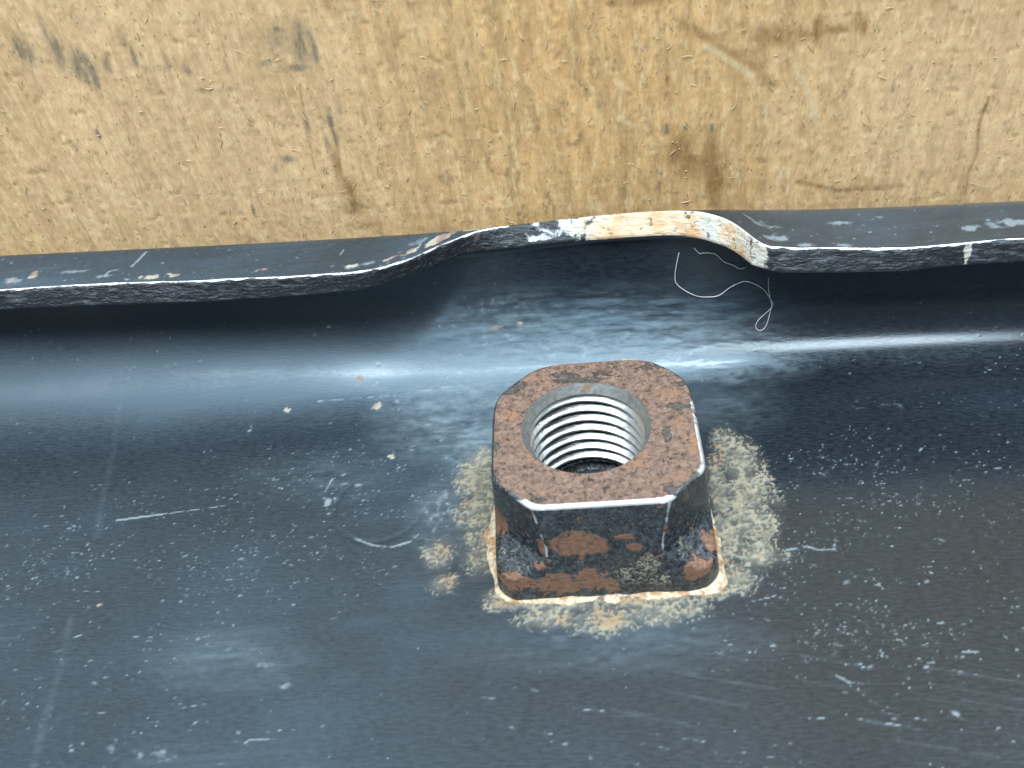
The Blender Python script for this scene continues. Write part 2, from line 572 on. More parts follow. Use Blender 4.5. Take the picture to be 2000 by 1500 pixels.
_ang = np.clip(SS/OB, 0, math.pi/2)
ex, send = trace(edge_px, OY, OZ)
_, send_in = trace(low_px, YW-RB+RB*np.cos(_ang)-np.maximum(0, SS-OB*math.pi/2), ZW+RB*np.sin(_ang))
rag0 = .10*(fbm(xs*.9, xs*0, 31, 3)-.5)+.25*(fbm(xs*.16, xs*0, 32, 2)-.5)
send = np.maximum(send+rag0, .6)
send_in = np.clip(send_in+.5*rag0, send-1.6, send+1.6)
notch = sstep(3.2, 5.0, send)            # 0 in the notch, 1 on the full lip


def section(tfrac_lip):
    pass


rows_y, rows_z, rows_ny, rows_nz, rows_s = [], [], [], [], []


def addrow(y, z, ny, nz):
    one = np.ones(NX)
    rows_y.append(y*one)
    rows_z.append(z*one)
    rows_ny.append(ny*one)
    rows_nz.append(nz*one)


y0 = YW-RF-.25
for y in np.linspace(-70, -38, 7)[:-1]:
    addrow(y, 0, 0, 1)
nfl = 365
for i in range(nfl):
    t = i/nfl
    addrow(-38+(y0+38)*t, 0, 0, 1)
for a in np.linspace(0, math.pi/2, 100)[:-1]:
    addrow(y0+RF*math.sin(a), RF*(1-math.cos(a)), -math.sin(a), math.cos(a))
for t in np.linspace(0, 1, 34)[:-1]:
    addrow(y0+RF+.25*t, RF+(ZW-RF)*t, -1, .03)
for t in np.linspace(0, 1, 64):
    s = send_in*t
    ang = np.clip(s/OB, 0, math.pi/2)
    fl = np.maximum(0, s-OB*math.pi/2)
    addrow(YW-RB+RB*np.cos(ang)-fl, ZW+RB*np.sin(ang), -np.cos(ang), -np.sin(ang))
IY, IZ, INY, INZ = map(np.array, (rows_y, rows_z, rows_ny, rows_nz))
IX = np.broadcast_to(xs, IY.shape).copy()
NR = IY.shape[0]
# shallow dents and lack of straightness common to the inner and outer skin
up = sstep(8, 24, IY)
def warp(X, Y, Z):
    u = sstep(2, 14, Z)
    Yn = Y+u*(.35*np.sin(X*.06+.4)*.6)
    bul = bulge(X, Z)
    Yn = Yn+.5*bul
    Z = Z+.85*bul
    Zn = Z+.10*(fbm(X*.06+9, Y*.06, 41, 3)-.5)*(1-u)*sstep(13, 20, np.hypot(X, Y))
    return X, Yn, Zn
S_arc = np.concatenate([np.zeros((1, NX)), np.cumsum(np.hypot(np.diff(IY, axis=0), np.diff(IZ, axis=0)), 0)])-70.0
# a faint round press mark left of the nut
RINGX, RINGY = -23.9, 1.5
ring = np.exp(-((np.hypot(IX-RINGX, (IY-RINGY)*1.0)-4.9)/.28)**2)*sstep(-.6, .6, np.sin(np.arctan2(IY-RINGY, IX-RINGX)*1.0+3.6)+.55)
# hammered wrinkles on the wall below the notch
crz = np.clip(1.15-np.hypot((IX-4)/24, (IZ-6.5)/6.5), 0, 1)*sstep(17, 21, IY)
WR = fbm(IX*.30+.6*fbm(IX*.3, S_arc*.3, 52, 2), S_arc*1.35, 51, 3)
IYd = IY-crz*.17*(WR-.5)*2
IX2, IY2, IZ2 = warp(IX, IYd, IZ-.055*ring)
IP = np.stack([IX2, IY2, IZ2], -1)
QX, QY = project(IP.reshape(-1, 3))
QX, QY = QX.reshape(IY.shape), QY.reshape(IY.shape)
SEL = np.ones(IY.shape, bool)
SEL[NR-64:] = False


def uv(px, py):
    d = np.where(SEL, (QX-px)**2+(QY-py)**2, 1e12)
    i = np.unravel_index(np.argmin(d), d.shape)
    return IX[i], S_arc[i]


A_film = .29+.45*(fbm(IX*.05, S_arc*.08, 61, 4)-.5)
A_speck = np.clip(.10+1.0*(fbm(IX*.05+3, S_arc*.07, 71, 4)-.45), .02, 1)
A_scuff, A_chip, A_stain, A_och, A_cri = (np.zeros(IY.shape) for _ in range(5))


def p_blob(A, px, py, rx, ry, amp=1, rot=0, add=False):
    u, v = uv(px, py)
    du, dv = IX-u, S_arc-v
    c, s = math.cos(rot), math.sin(rot)
    d = np.hypot((du*c+dv*s)/rx, (-du*s+dv*c)/ry)
    val = amp*np.clip(1.3-d, 0, 1)
    if add:
        A += val
    else:
        np.maximum(A, val, out=A)


def p_line(A, pts, wd, amp=1):
    d = seg_dist(IX, S_arc, [uv(*p) for p in pts])
    np.maximum(A, amp*np.clip(1.3-d/wd, 0, 1), out=A)


# stain round the nut (traced outline, ragged by noise)
for a in ((940, 900, 1.6, 2.5, 1.0), (948, 960, 1.5, 4.0, 1.15), (952, 1050, 1.2, 5.0, 1.05), (925, 930, 2.2, 4.0, .95), (940, 1000, 2.4, 4.0, .9), (905, 1010, 1.8, 2.2, .55), (855, 1085, 2.0, 2.4, .75), (865, 1140, 1.9, 1.6, .75), (935, 1090, 2.4, 3.0, .75), (925, 1050, 1.5, 3, .65),
          (975, 1170, 2.0, 1.6, .9), (1000, 1175, 3.0, 1.2, 1.0), (1100, 1180, 5, 1.2, .95), (1250, 1172, 6, 1.2, .95), (1390, 1150, 2.5, 1.5, .95), (1405, 950, 1.2, 6, .9), (1418, 1050, 1.2, 4, .95), (1080, 1205, 4.2, 1.9, .75), (1180, 1212, 4.6, 2.0, .8), (1280, 1195, 4.0, 2.0, .8), (1340, 1190, 3, 1.6, .6),
          (1440, 900, 2.8, 4.0, .85), (1460, 960, 3.2, 3.6, .95), (1470, 1020, 3.0, 3.2, .9), (1480, 1080, 2.6, 2.4, .85), (1440, 1130, 2.2, 2.0, .9), (1415, 870, 1.8, 3.5, .8),
          (1515, 980, 1.4, 1.5, .5), (1420, 1050, 2, 4, .8), (1520, 1090, 2.0, 1.2, .45)):
    p_blob(A_stain, *a[:4], amp=a[4])
for a in ((860, 1080, 1.6, 1.2, .9), (868, 1145, 1.6, 1.4, 1.0), (1100, 1215, 1.6, 1.2, .8), (1185, 1205, 2.0, 1.4, .9), (1245, 1170, 4, .9, .9), (1400, 890, 1.0, 2.2, 1.0),
          (1420, 1110, 1.2, 1.5, .9), (905, 990, 1.2, 1.2, .6), (1000, 1180, 3, .8, .6), (950, 880, .8, 2, .3), (1370, 1160, 2.5, .8, .8)):
    p_blob(A_och, *a[:4], amp=a[4])
# pale rubbed zones above and beside the nut
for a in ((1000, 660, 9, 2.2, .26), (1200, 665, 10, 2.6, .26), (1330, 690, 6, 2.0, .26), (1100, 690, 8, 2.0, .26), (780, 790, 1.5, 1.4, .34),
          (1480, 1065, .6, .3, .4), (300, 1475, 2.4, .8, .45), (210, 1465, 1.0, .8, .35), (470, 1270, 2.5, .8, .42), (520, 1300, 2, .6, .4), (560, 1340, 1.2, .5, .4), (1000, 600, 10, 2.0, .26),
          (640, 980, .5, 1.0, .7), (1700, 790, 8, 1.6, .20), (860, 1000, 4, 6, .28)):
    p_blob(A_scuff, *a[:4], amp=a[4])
p_line(A_scuff, [(228, 1016), (270, 1010), (325, 1003)], .16, .95)
p_line(A_scuff, [(325, 1003), (380, 996), (440, 988)], .10, .6)
p_line(A_scuff, [(690, 1052), (730, 1066), (765, 1068), (800, 1058), (822, 1040)], .18, .62)
p_line(A_scuff, [(635, 960), (650, 935), (690, 920)], .15, .5)
p_line(A_scuff, [(1535, 1075), (1575, 1068), (1600, 1074), (1628, 1072), (1634, 1048)], .16, .5)
p_line(A_scuff, [(1633, 1318), (1660, 1332), (1688, 1336)], .22, .5)
p_line(A_scuff, [(1468, 1175), (1512, 1165)], .10, .8)
p_line(A_scuff, [(1855, 1390), (1868, 1396)], .3, .45)
for k in range(22):
    px, py = rng.uniform(0, 2000), rng.uniform(860, 1480)
    L = rng.uniform(15, 70)
    p_line(A_scuff, [(px, py), (px+L, py-L*.06+rng.normal(0, 3))], .07, rng.uniform(.35, .6))
for k in range(16):
    px, py = rng.uniform(850, 1900), rng.uniform(1250, 1500)
    L = rng.uniform(40, 120)
    p_line(A_scuff, [(px, py), (px+L, py+L*.16)], .10, rng.uniform(.28, .42))
p_line(A_scuff, [(620, 785), (760, 772), (900, 752)], .14, .4)
# small chips
for a in ((705, 740, .9, .6, .62), (735, 792, .7, .6, .9), (560, 800, .5, .35, 1), (762, 893, .8, .5, .7), (975, 640, 1.0, .35, .9), (1012, 632, .5, .3, .9), (192, 1183, .45, .3, .9),
          (1240, 705, 4, .6, .55), (1110, 565, .5, .4, .3)):
    p_blob(A_chip, *a[:4], amp=a[4])
A_cri = np.clip(crz*1.0, 0, 1)
for a in ((860, 800, 10, 6, .55), (900, 900, 8, 6, .35), (1440, 800, 8, 4, .45)):
    p_blob(A_cri, *a[:4], amp=a[4])
for a in ((150, 1060, 14, 8, .8), (700, 950, 20, 9, .75), (500, 1100, 20, 8, .7), (1700, 950, 20, 9, .95), (1700, 1200, 18, 9, .95), (1550, 1100, 10, 10, .8), (80, 1130, 8, 5, .8)):
    p_blob(A_speck, *a[:4], amp=a[4])
for a in ((350, 1380, 44, 22, .22), (900, 860, 16, 12, .5), (1000, 660, 26, 4, .5), (300, 760, 30, 4, .25)):
    p_blob(A_film, *a[:4], amp=a[4], add=True)
for a in ((1700, 700, 26, 5, -.45), (1620, 880, 18, 9, -.40), (1800, 980, 18, 9, -.35), (1750, 1350, 32, 20, -.45), (1450, 1350, 16, 8, -.12), (350, 900, 22, 5, -.22)):
    p_blob(A_film, *a[:4], amp=a[4], add=True)
A_film *= np.where(IZ > 3, sstep(16, 7, IZ)*.8+.2, 1)  # colour darkened up the wall to deepen the shadow under the lip
A_speck *= sstep(14, 5, IZ)
A_film = np.clip(A_film, 0, 1.3)


def stamp(A, xv, yv, wt, N, size, arcs):
    """scatter small elongated specks over the fine part of a grid, chosen by the weight map"""
    nr, nc = A.shape
    c0, c1 = np.searchsorted(xv, -83.5), np.searchsorted(xv, 59.5)
    w_ = np.clip(wt[:, c0:c1], 0, None).ravel().astype(float)
    w_ /= w_.sum()
    pick = rng.choice(w_.size, N, p=w_)
    rr_, cc_ = np.unravel_index(pick, (nr, c1-c0))
    cc_ = cc_+c0
    for r, c in zip(rr_, cc_):
        R_ = min(rng.lognormal(math.log(size), .40), .30)
        el = 1+rng.exponential(.6)
        an = rng.normal(0, .5)
        k = 5
        ra, rb, ca, cb = max(r-k, 0), min(r+k+1, nr), max(c-k, 0), min(c+k+1, nc)
        du = xv[None, ca:cb]-xv[c]+rng.uniform(-.07, .07)
        dv = arcs[ra:rb, ca:cb]-arcs[r, c]+rng.uniform(-.07, .07)
        ca_, sa_ = math.cos(an), math.sin(an)
        d = np.hypot((du*ca_+dv*sa_)/el, -du*sa_+dv*ca_)/R_
        A[ra:rb, ca:cb] = np.maximum(A[ra:rb, ca:cb], rng.beta(1.0, 2.2)*np.clip(1.5-d, 0, 1))


def paint_surface(X, Sa, film, speck, scuff, chip, stain, och, seed, dust=0.0):
    streak = fbm(X*.09+.02*Sa, Sa*1.5-.10*X, seed+1, 4)
    long = fbm(X*.03+4, Sa*2.6-.2*X, seed+2, 3)
    big = fbm(X*.11, Sa*.14, seed+3, 4)
    brk = fbm(X*1.5, Sa*1.9, seed+4, 4)
    f = np.clip(film*(.62+.22*(streak-.5)+.50*(big-.5)+.12*(long-.5)), 0, 1.2)
    c = np.zeros(X.shape+(3,))+np.array((.005, .008, .012))
    c = lerp(c, (.034, .056, .078), sstep(.06, 1.0, f))
    scr = sstep(.66, .76, long)*sstep(.42, .6, big)*film
    c = lerp(c, (.09, .105, .115), np.clip(.15*scr, 0, 1))
    dn = fbm(X*.7-.1*Sa, Sa*2.0, seed+20, 4)
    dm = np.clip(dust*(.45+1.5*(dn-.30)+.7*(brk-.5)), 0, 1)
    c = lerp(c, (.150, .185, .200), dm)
    m = np.clip(speck, 0, 1)
    c = lerp(c, (.245, .28, .30), .85*m)
    sm = sstep(.30, .70, scuff+1.2*(brk-.5))*np.clip(scuff*2.5, 0, 1)
    c = lerp(c, (.20, .225, .235), np.clip(.65*sm, 0, 1))
    cm = sstep(.42, .64, chip+1.7*(brk-.5))*np.clip(chip*3, 0, 1)
    cc = lerp(np.zeros(X.shape+(3,))+np.array((.25, .14, .095)), (.40, .33, .235), sstep(.38, .6, fbm(X*.5, Sa*.6, seed+5, 3)))
    c = lerp(c, cc, .72*cm)
    # crust round the weld: worm-like grains that thin out towards its rim
    wx = X+.35*(fbm(X*1.4, Sa*1.4, seed+6, 2)-.5)
    wy = Sa+.35*(fbm(X*1.4+9, Sa*1.4, seed+7, 2)-.5)
    gr = fbm(wx*2.2, wy*2.2, seed+8, 2)
    rg = np.clip(1-np.abs(gr-.5)*5.5, -.6, 1)
    field = stain+.95*(fbm(X*.42, Sa*.42, seed+9, 4)-.5)*np.clip(stain*3, 0, 1)
    st = sstep(.0, .34, np.clip(field, 0, .8)*.85+.62*(rg-.40)-.40+.5*(brk-.5))*np.clip(stain*4, 0, 1)
    wash = .55*sstep(-.1, 1.1, stain+.5*(fbm(X*.8, Sa*.8, seed+12, 3)-.5))*np.clip(stain*1.6, 0, 1)
    c = lerp(c, (.130, .108, .070), np.clip(wash, 0, 1))
    sc = lerp(np.zeros(X.shape+(3,))+np.array((.150, .118, .068)), (.275, .222, .138), sstep(.35, .65, brk))
    om = sstep(.30, .70, och+.8*(fbm(X*.55, Sa*.55, seed+10, 3)-.5))*np.clip(och*3, 0, 1)
    sc = lerp(sc, (.30, .172, .065), .85*om)
    c = lerp(c, sc, .74*st)
    matte = np.clip(np.maximum.reduce([st, cm, .9*m, .6*sm, wash, .8*dm]), 0, 1)
    hgt = .10*st*(.4+.6*rg.clip(0, 1))+.05*m+.03*sm*brk
    gloss = np.clip(.34+.16*film+.12*(big-.5)+.13*sstep(0, -50, X)-.13*sstep(8, 24, X), .17, .72)
    return np.clip(c, 0, 1), matte, gloss, hgt


SPK = np.zeros(IY.shape)
wt = A_speck**1.6*(IZ < 12)*(IY > -37.5)
clump = fbm(IX*.35, S_arc*.45, 66, 3)
stamp(SPK, xs, None, wt*sstep(.32, .62, clump), 4200, .05, S_arc)
stamp(SPK, xs, None, wt*sstep(.40, .60, clump), 40, .085, S_arc)
stamp(SPK, xs, None, (IZ < 13)*(IY > -37.5)*1.0, 350, .05, S_arc)
A_film = A_film+crz*(.35+.75*sstep(.44, .64, WR))*sstep(15, 6, IZ)
A_dust = np.zeros(IY.shape)
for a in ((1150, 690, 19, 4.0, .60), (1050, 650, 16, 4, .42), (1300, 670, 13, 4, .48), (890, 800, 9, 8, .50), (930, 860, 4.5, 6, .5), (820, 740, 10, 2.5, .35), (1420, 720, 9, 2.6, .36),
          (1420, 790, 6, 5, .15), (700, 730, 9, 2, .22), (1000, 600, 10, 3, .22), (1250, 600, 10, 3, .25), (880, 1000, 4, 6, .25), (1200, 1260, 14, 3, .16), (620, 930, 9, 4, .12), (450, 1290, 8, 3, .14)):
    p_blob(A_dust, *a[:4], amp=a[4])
p_line(A_dust, [(140, 1205), (120, 1290), (100, 1370), (66, 1498)], .42, .085)
p_line(A_dust, [(232, 720), (225, 850), (205, 960), (188, 1050)], .45, .06)
for k in range(14):
    px, py = rng.uniform(1100, 1900), rng.uniform(1270, 1480)
    L = rng.uniform(90, 220)
    p_line(A_dust, [(px, py), (px+L, py+L*.17)], .16, rng.uniform(.05, .11))
A_dust *= .75+.5*sstep(.42, .60, WR)
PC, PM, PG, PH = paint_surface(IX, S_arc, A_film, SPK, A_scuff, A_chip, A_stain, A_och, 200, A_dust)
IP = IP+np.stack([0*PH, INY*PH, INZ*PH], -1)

fi = grid_faces(NR, NX)
# through-hole under the nut bore
cx = IX.ravel()[fi].mean(1)
cy = IY.ravel()[fi].mean(1)
fi = fi[np.hypot(cx, cy) > 5.6]

# outer skin: fine from the lip back to below the bend, coarse further down
orow = []
for t in np.concatenate([np.linspace(1, 0, 74), []]):
    orow.append((send*t, None))
OYs, OZs = [], []
for s, _ in orow:
    y, z, _a = outer_pt(s)
    OYs.append(y)
    OZs.append(z)
for z in (10, 5, 1, -1.2):
    OYs.append(np.full(NX, YW+T))
    OZs.append(np.full(NX, float(z)))
OYs.append(np.full(NX, YW+T-1.4))
OZs.append(np.full(NX, -T))
OYs.append(np.full(NX, -70.0))
OZs.append(np.full(NX, -T))
OYs, OZs = np.array(OYs), np.array(OZs)
OX = np.broadcast_to(xs, OYs.shape).copy()
o_arc = np.concatenate([np.zeros((1, NX)), np.cumsum(np.hypot(np.diff(OYs, axis=0), np.diff(OZs, axis=0)), 0)])
OX2, OY2, OZ2 = warp(OX, OYs, OZs)
OP = np.stack([OX2, OY2, OZ2], -1)
RX, RY = project(OP.reshape(-1, 3))
RX, RY = RX.reshape(OX.shape), RY.reshape(OX.shape)
OSEL = np.zeros(OX.shape, bool)
OSEL[:60] = True
B_film = .62+.6*(fbm(OX*.07, o_arc*.2, 81, 4)-.5)
B_speck = np.clip(.15+.6*(fbm(OX*.06, o_arc*.2, 82, 3)-.4), .02, 1)
B_scuff, B_chip = np.zeros(OX.shape), np.zeros(OX.shape)


def o_uv(px, py):
    d = np.where(OSEL, (RX-px)**2+(RY-py)**2, 1e12)
    i = np.unravel_index(np.argmin(d), d.shape)
    return OX[i], o_arc[i]


def o_blob(A, px, py, rx, ry, amp=1):
    u, v = o_uv(px, py)
    np.maximum(A, amp*np.clip(1.3-np.hypot((OX-u)/rx, (o_arc-v)/ry), 0, 1), out=A)


def o_line(A, pts, wd, amp=1):
    d = seg_dist(OX, o_arc, [o_uv(*p) for p in pts])
    np.maximum(A, amp*np.clip(1.3-d/wd, 0, 1), out=A)


for a in ((66, 537, .9, .8, 1), (295, 540, 1.4, .5, .9), (25, 550, 1.0, 1.0, .45), (335, 538, 1.0, .4, .8), (770, 500, 1.5, .6, .75), (690, 518, .8, .5, .8), (510, 527, .7, .4, .7),
          (800, 492, 1.0, .6, .7), (850, 470, 2.0, .8, .85), (870, 460, 2.0, .9, .95), (895, 448, 2.0, .8, .9), (930, 438, 2.2, .7, .9), (965, 430, 2.2, .5, .8)):
    o_blob(B_chip, *a[:4], amp=a[4])
for a in ((25, 548, 1.4, .9, .6), (200, 541, 1.3, .5, .6), (300, 485, 3.5, .5, .5), (188, 490, .7, .5, .55), (150, 530, 3, .6, .4), (715, 515, 1.5, .5, .6), (690, 520, 1, .6, .8), (820, 470, 1.5, .8, .5),
          (1500, 440, 3, 1.0, .36), (1475, 425, 2, .6, .30), (1960, 435, 4.5, 1.1, .62), (1900, 445, 2.5, .9, .5), (1640, 437, 2, 1, .42), (1700, 425, 2, .8, .4), (1580, 478, 1.2, .4, .7), (1520, 465, 2.0, .8, .5),
          (1650, 480, 1, .4, .6), (1800, 470, 2, .6, .3), (1870, 400, 2, .4, .4)):
    o_blob(B_scuff, *a[:4], amp=a[4])
o_line(B_scuff, [(665, 498), (670, 487)], .14, .9)
o_line(B_scuff, [(258, 520), (272, 505), (285, 492)], .22, .7)
o_line(B_scuff, [(817, 485), (821, 475)], .12, .9)
o_line(B_scuff, [(200, 542), (215, 530), (230, 528)], .2, .6)

# one panel mesh: inner skin + outer skin (the cut edge closes them)
n_in = IP.shape[0]*IP.shape[1]
verts = np.concatenate([IP.reshape(-1, 3), OP.reshape(-1, 3)])
fo = grid_faces(OP.shape[0], NX, base=n_in)
SPO = np.zeros(OX.shape)
wo = np.zeros(OX.shape)
wo[:60] = np.clip(B_speck[:60], 0, 1)
stamp(SPO, xs, None, wo, 420, .055, o_arc)
OC, OM, OG, OH = paint_surface(OX, o_arc, B_film, SPO, B_scuff, B_chip, 0*OX, 0*OX, 300)


def cat(a, b):
    return np.concatenate([a.ravel(), b.ravel()])


att = dict(paint=np.concatenate([PC.reshape(-1, 3), OC.reshape(-1, 3)]), matte=cat(PM, OM), gloss=cat(PG, OG), crinkle=cat(A_cri, 0*OX))
make_obj('panel', verts, np.concatenate([fi, fo]), M_PAINT, channel, att)

# cut edge between the two skins, rounded over, ragged
iy, iz = IP[-1, :, 1], IP[-1, :, 2]
oy, oz = OP[0, :, 1], OP[0, :, 2]
el_ = np.hypot(oy-iy, oz-iz)
ty, tz = -(oz-iz)/el_, (oy-iy)/el_            # outward direction of the cut face
er = []
prof = [(0, 0), (.03, .10), (.08, .17)]+[(t, .2) for t in np.linspace(.12, .86, 18)]+[(.90, .17), (.94, .11), (.97, .05), (1, -.04)]
for t, b in prof:
    rag = .16*(fbm(xs*1.1, np.full(NX, t*6.0), 91, 4)-.5)*(4*t*(1-t)) if 0 < t < 1 else 0
    rag2 = .10*(fbm(xs*.8, np.full(NX, 3.0), 95, 3)-.5) if t > .85 and t < 1 else 0
    er.append(np.stack([xs, iy+(oy-iy)*t+ty*(b+rag+rag2), iz+(oz-iz)*t+tz*(b+rag+rag2)], -1))
EP = np.array(er)
ts = np.array([p[0] for p in prof])[:, None]*np.ones(NX)
EXX = np.broadcast_to(xs, ts.shape)
prim = np.zeros(ts.shape)
gry = np.zeros(ts.shape)
xa = [at for at in (2, )]


def edge_x(px):
    return float(np.interp(px, [p[0] for p in edge_px], ex))


xl, xr = edge_x(1150), edge_x(1495)
prim = np.maximum(prim, sstep(xl-6.5, xl+3.5, EXX)*sstep(xr+1.6, xr-1.5, EXX))
prim = np.maximum(prim, .42*sstep(edge_x(1000), edge_x(1180), EXX)*sstep(xr+2, xr, EXX))
gry = np.maximum(sstep(edge_x(1345), edge_x(1385), EXX), 1-sstep(edge_x(1090), edge_x(1230), EXX))
gry *= 1-.7*np.clip(1.2-np.abs(EXX-edge_x(1430))/1.6, 0, 1)
wv = .10*(fbm(EXX*.8, 0*EXX+5, 131, 3)-.5)
bare_glint = sstep(.92+wv, .97+wv, ts)*np.clip(notch+.15, 0, 1)*(.45+.75*fbm(EXX*.22, 0*EXX, 132, 3))
sc = .44*np.clip(1.2-np.abs(EXX-edge_x(1080))/7, 0, 1)
bare_glint = np.maximum(bare_glint, sc*sstep(.05, .3, ts))
vline = np.clip(1.2-np.abs(EXX-edge_x(1893))/.45, 0, 1)
prim = np.maximum(prim, vline*.8)
gry = np.maximum(gry, vline)
make_obj('cut_edge', EP.reshape(-1, 3), grid_faces(len(prof), NX), M_EDGE, channel, dict(primer=prim, grey=gry, bare_glint=bare_glint))

# ------------------------------------------------------------------ weld nut
H = 12.35
NYAW = 0.0439
NA = 480
th = np.arange(NA)/NA*2*math.pi
# cut sizes of the four corners at the top, in order (+x+y, -x+y, -x-y, +x-y)
CUT = (3.8, 4.6, 3.75, 3.7)


def outline(z, inset=0.0):
    """plan radius of the nut body at height z"""
    f = z/H
    hw = 10.0+1.0*np.clip(1-f, 0, 1)-inset
    k = np.interp(f, [0, .16, .25, .34, .44, .55, .8, 1.0, 1.1], [.10, .20, .45, 1.0, 1.36, 1.36, 1.16, 1.0, 1.0])
    c, s = np.cos(th), np.sin(th)
    pw = 17+26*sstep(.3, -.3, s)
    acc = (np.abs(c)/hw)**pw+(np.abs(s)/hw)**pw
    for (sx, sy), cut in zip(((1, 1), (-1, 1), (-1, -1), (1, -1)), CUT):
        d = (2*hw-max(cut*k, 1.5))/math.sqrt(2)
        q = np.clip((sx*c+sy*s)/math.sqrt(2), 0, None)/d
        acc = acc+q**pw
    return acc**(-1/pw)


def lean(z):
    return .35*(1-z/H)


BOX, BOY = -.8, .3           # the bore sits a little off the centre of the blank


def nxy(r, z, bore=0.0):
    x, y = r*np.cos(th)+BOX*bore, r*np.sin(th)+BOY*bore
    c, s = math.cos(NYAW), math.sin(NYAW)
    return np.stack([x*c-y*s+lean(z), x*s+y*c, np.full(NA, z) if np.isscalar(z) else z], -1)


nut = empty('weld_nut')
nut.parent = channel
nut['label'] = 'square weld nut with clipped corners, rusty brown top and bright thread'
rings, zr, ins = [], [], []
for z in np.concatenate([np.linspace(-.3, H-.38, 66)]):
    rings.append(nxy(outline(z), z))
    ins.append(0)
for t in np.linspace(0, 1, 6)[1:]:
    a = t*math.pi/2
    rings.append(nxy(outline(H, .36*(1-math.cos(a))), H-.38+.38*math.sin(a)))
    ins.append(t if t < .95 else .8)
rim = outline(H, .36)
RC = 6.35
for t in np.linspace(0, 1, 34)[1:]:
    r = rim*(1-t)+RC*t
    dz = (fbm(r*np.cos(th)*.55, r*np.sin(th)*.55, 101, 4)-.5)*.16*min(1, 6*t)*(1 if t < 1 else .4)
    rings.append(nxy(r, H+dz, t))
    ins.append(-t)
NP = np.array(rings)
ins = np.array(ins)
NRr = len(rings)
nx_, ny_, nz_ = NP[..., 0], NP[..., 1], NP[..., 2]
n_rust, n_bare_glint, n_salt = np.zeros(nx_.shape), np.zeros(nx_.shape), np.zeros(nx_.shape)
NQX, NQY = project(NP.reshape(-1, 3))
NQX, NQY = NQX.reshape(nx_.shape), NQY.reshape(nx_.shape)
cview = CAM-NP
top = (ins < 0) | (ins >= .8)
n_rust[top] = .92
n_rust[~top] = .10
n_rust[~top] += (.25*np.clip(ny_[~top]/10, 0, 1))
side = (~top)


def n_pt(px, py, region):
    d = np.where(region, (NQX-px)**2+(NQY-py)**2, 1e12)
    i = np.unravel_index(np.argmin(d), d.shape)
    return NP[i]


vis_side = side[:, None] & (ny_ < 3)
allt = np.broadcast_to(top[:, None], nx_.shape)


def n_blob(A, px, py, rx, rz, amp, region=None):
    reg = vis_side if region is None else region
    p = n_pt(px, py, reg)
    if region is None:
        d = np.hypot(np.hypot(nx_-p[0], ny_-p[1])/rx, (nz_-p[2])/rz)
    else:
        d = np.hypot((nx_-p[0])/rx, (ny_-p[1])/rz)
    m = np.clip(1.35-d, 0, 1)
    if amp >= 0:
        np.maximum(A, amp*m, out=A)
    else:
        A += amp*m*(reg)


for a in ((1120, 1062, 2.8, 1.5, 1.1), (1160, 1068, 2.0, 1.3, .95), (1090, 1060, 1.2, 1.0, .8), (1240, 1068, 1.1, .5, .9), (1215, 1048, .9, .35, .85), (1010, 1140, 2.5, 1.3, 1.0), (1090, 1140, 2.6, 1.8, .95),
          (1150, 1130, 2.4, 1.6, .95), (1190, 1140, 1.5, 1.4, .85), (975, 1015, 1.0, 2.2, 1.0), (985, 1030, .8, 1.6, .9), (1030, 1060, .5, 1, .6), (1300, 1035, .6, 1, .5), (1385, 1000, .9, 2.4, .85), (1390, 1060, 1.3, 1.6, .95), (1365, 1110, 2.0, 1.4, .95), (1060, 1070, .8, 1.3, .75),
          (1350, 1020, 1.2, 1.2, .45), (1065, 1100, 1.2, 1.2, .75), (1350, 960, 1.5, 1.5, .42)):
    n_blob(n_rust, *a)
for a in ((1235, 1120, 2.2, 1.8, .75), (1270, 1100, 1.5, 1.8, .8), (1290, 1130, 1.8, 1.2, .6), (985, 1080, 1.5, 1.5, .45), (1120, 1098, 3, .6, .35), (1330, 1070, 1.6, 1.6, .5), (1000, 1110, 1.0, 1.0, .45)):
    n_blob(n_salt, *a)
for a in ((1150, 735, 3.2, 1.3, -.50), (1090, 735, 1.8, 1.2, -.38), (995, 755, 1.9, 1.1, -.5), (1290, 712, 2.0, .6, -.6), (1325, 792, 1.4, .5, -.55), (1305, 850, .5, 1.0, -.65), (970, 875, .35, .9, -.6),
          (1050, 975, .8, .8, -.5), (1320, 960, 1.2, .7, -.75), (1360, 930, .8, 1.2, -.5), (968, 935, .5, 1.0, -.5), (1340, 745, 1.2, .7, -.4)):
    n_blob(n_rust, *a, region=allt)
front = np.clip((-ny_-8.6)/1.0, 0, 1)
bev = ((ins > 0) & (ins <= .85))[:, None]
n_bare_glint = np.where(bev, .18+.75*front, 0)  # bare metal edge, painted brighter in front as a highlight
right = np.clip((nx_-8.5)/1, 0, 1)*np.clip((6-ny_)/3, 0, 1)
n_bare_glint = np.where(bev, np.maximum(n_bare_glint, .52*right), n_bare_glint)
n_bare_glint[NRr-34-3:NRr-34] *= 1
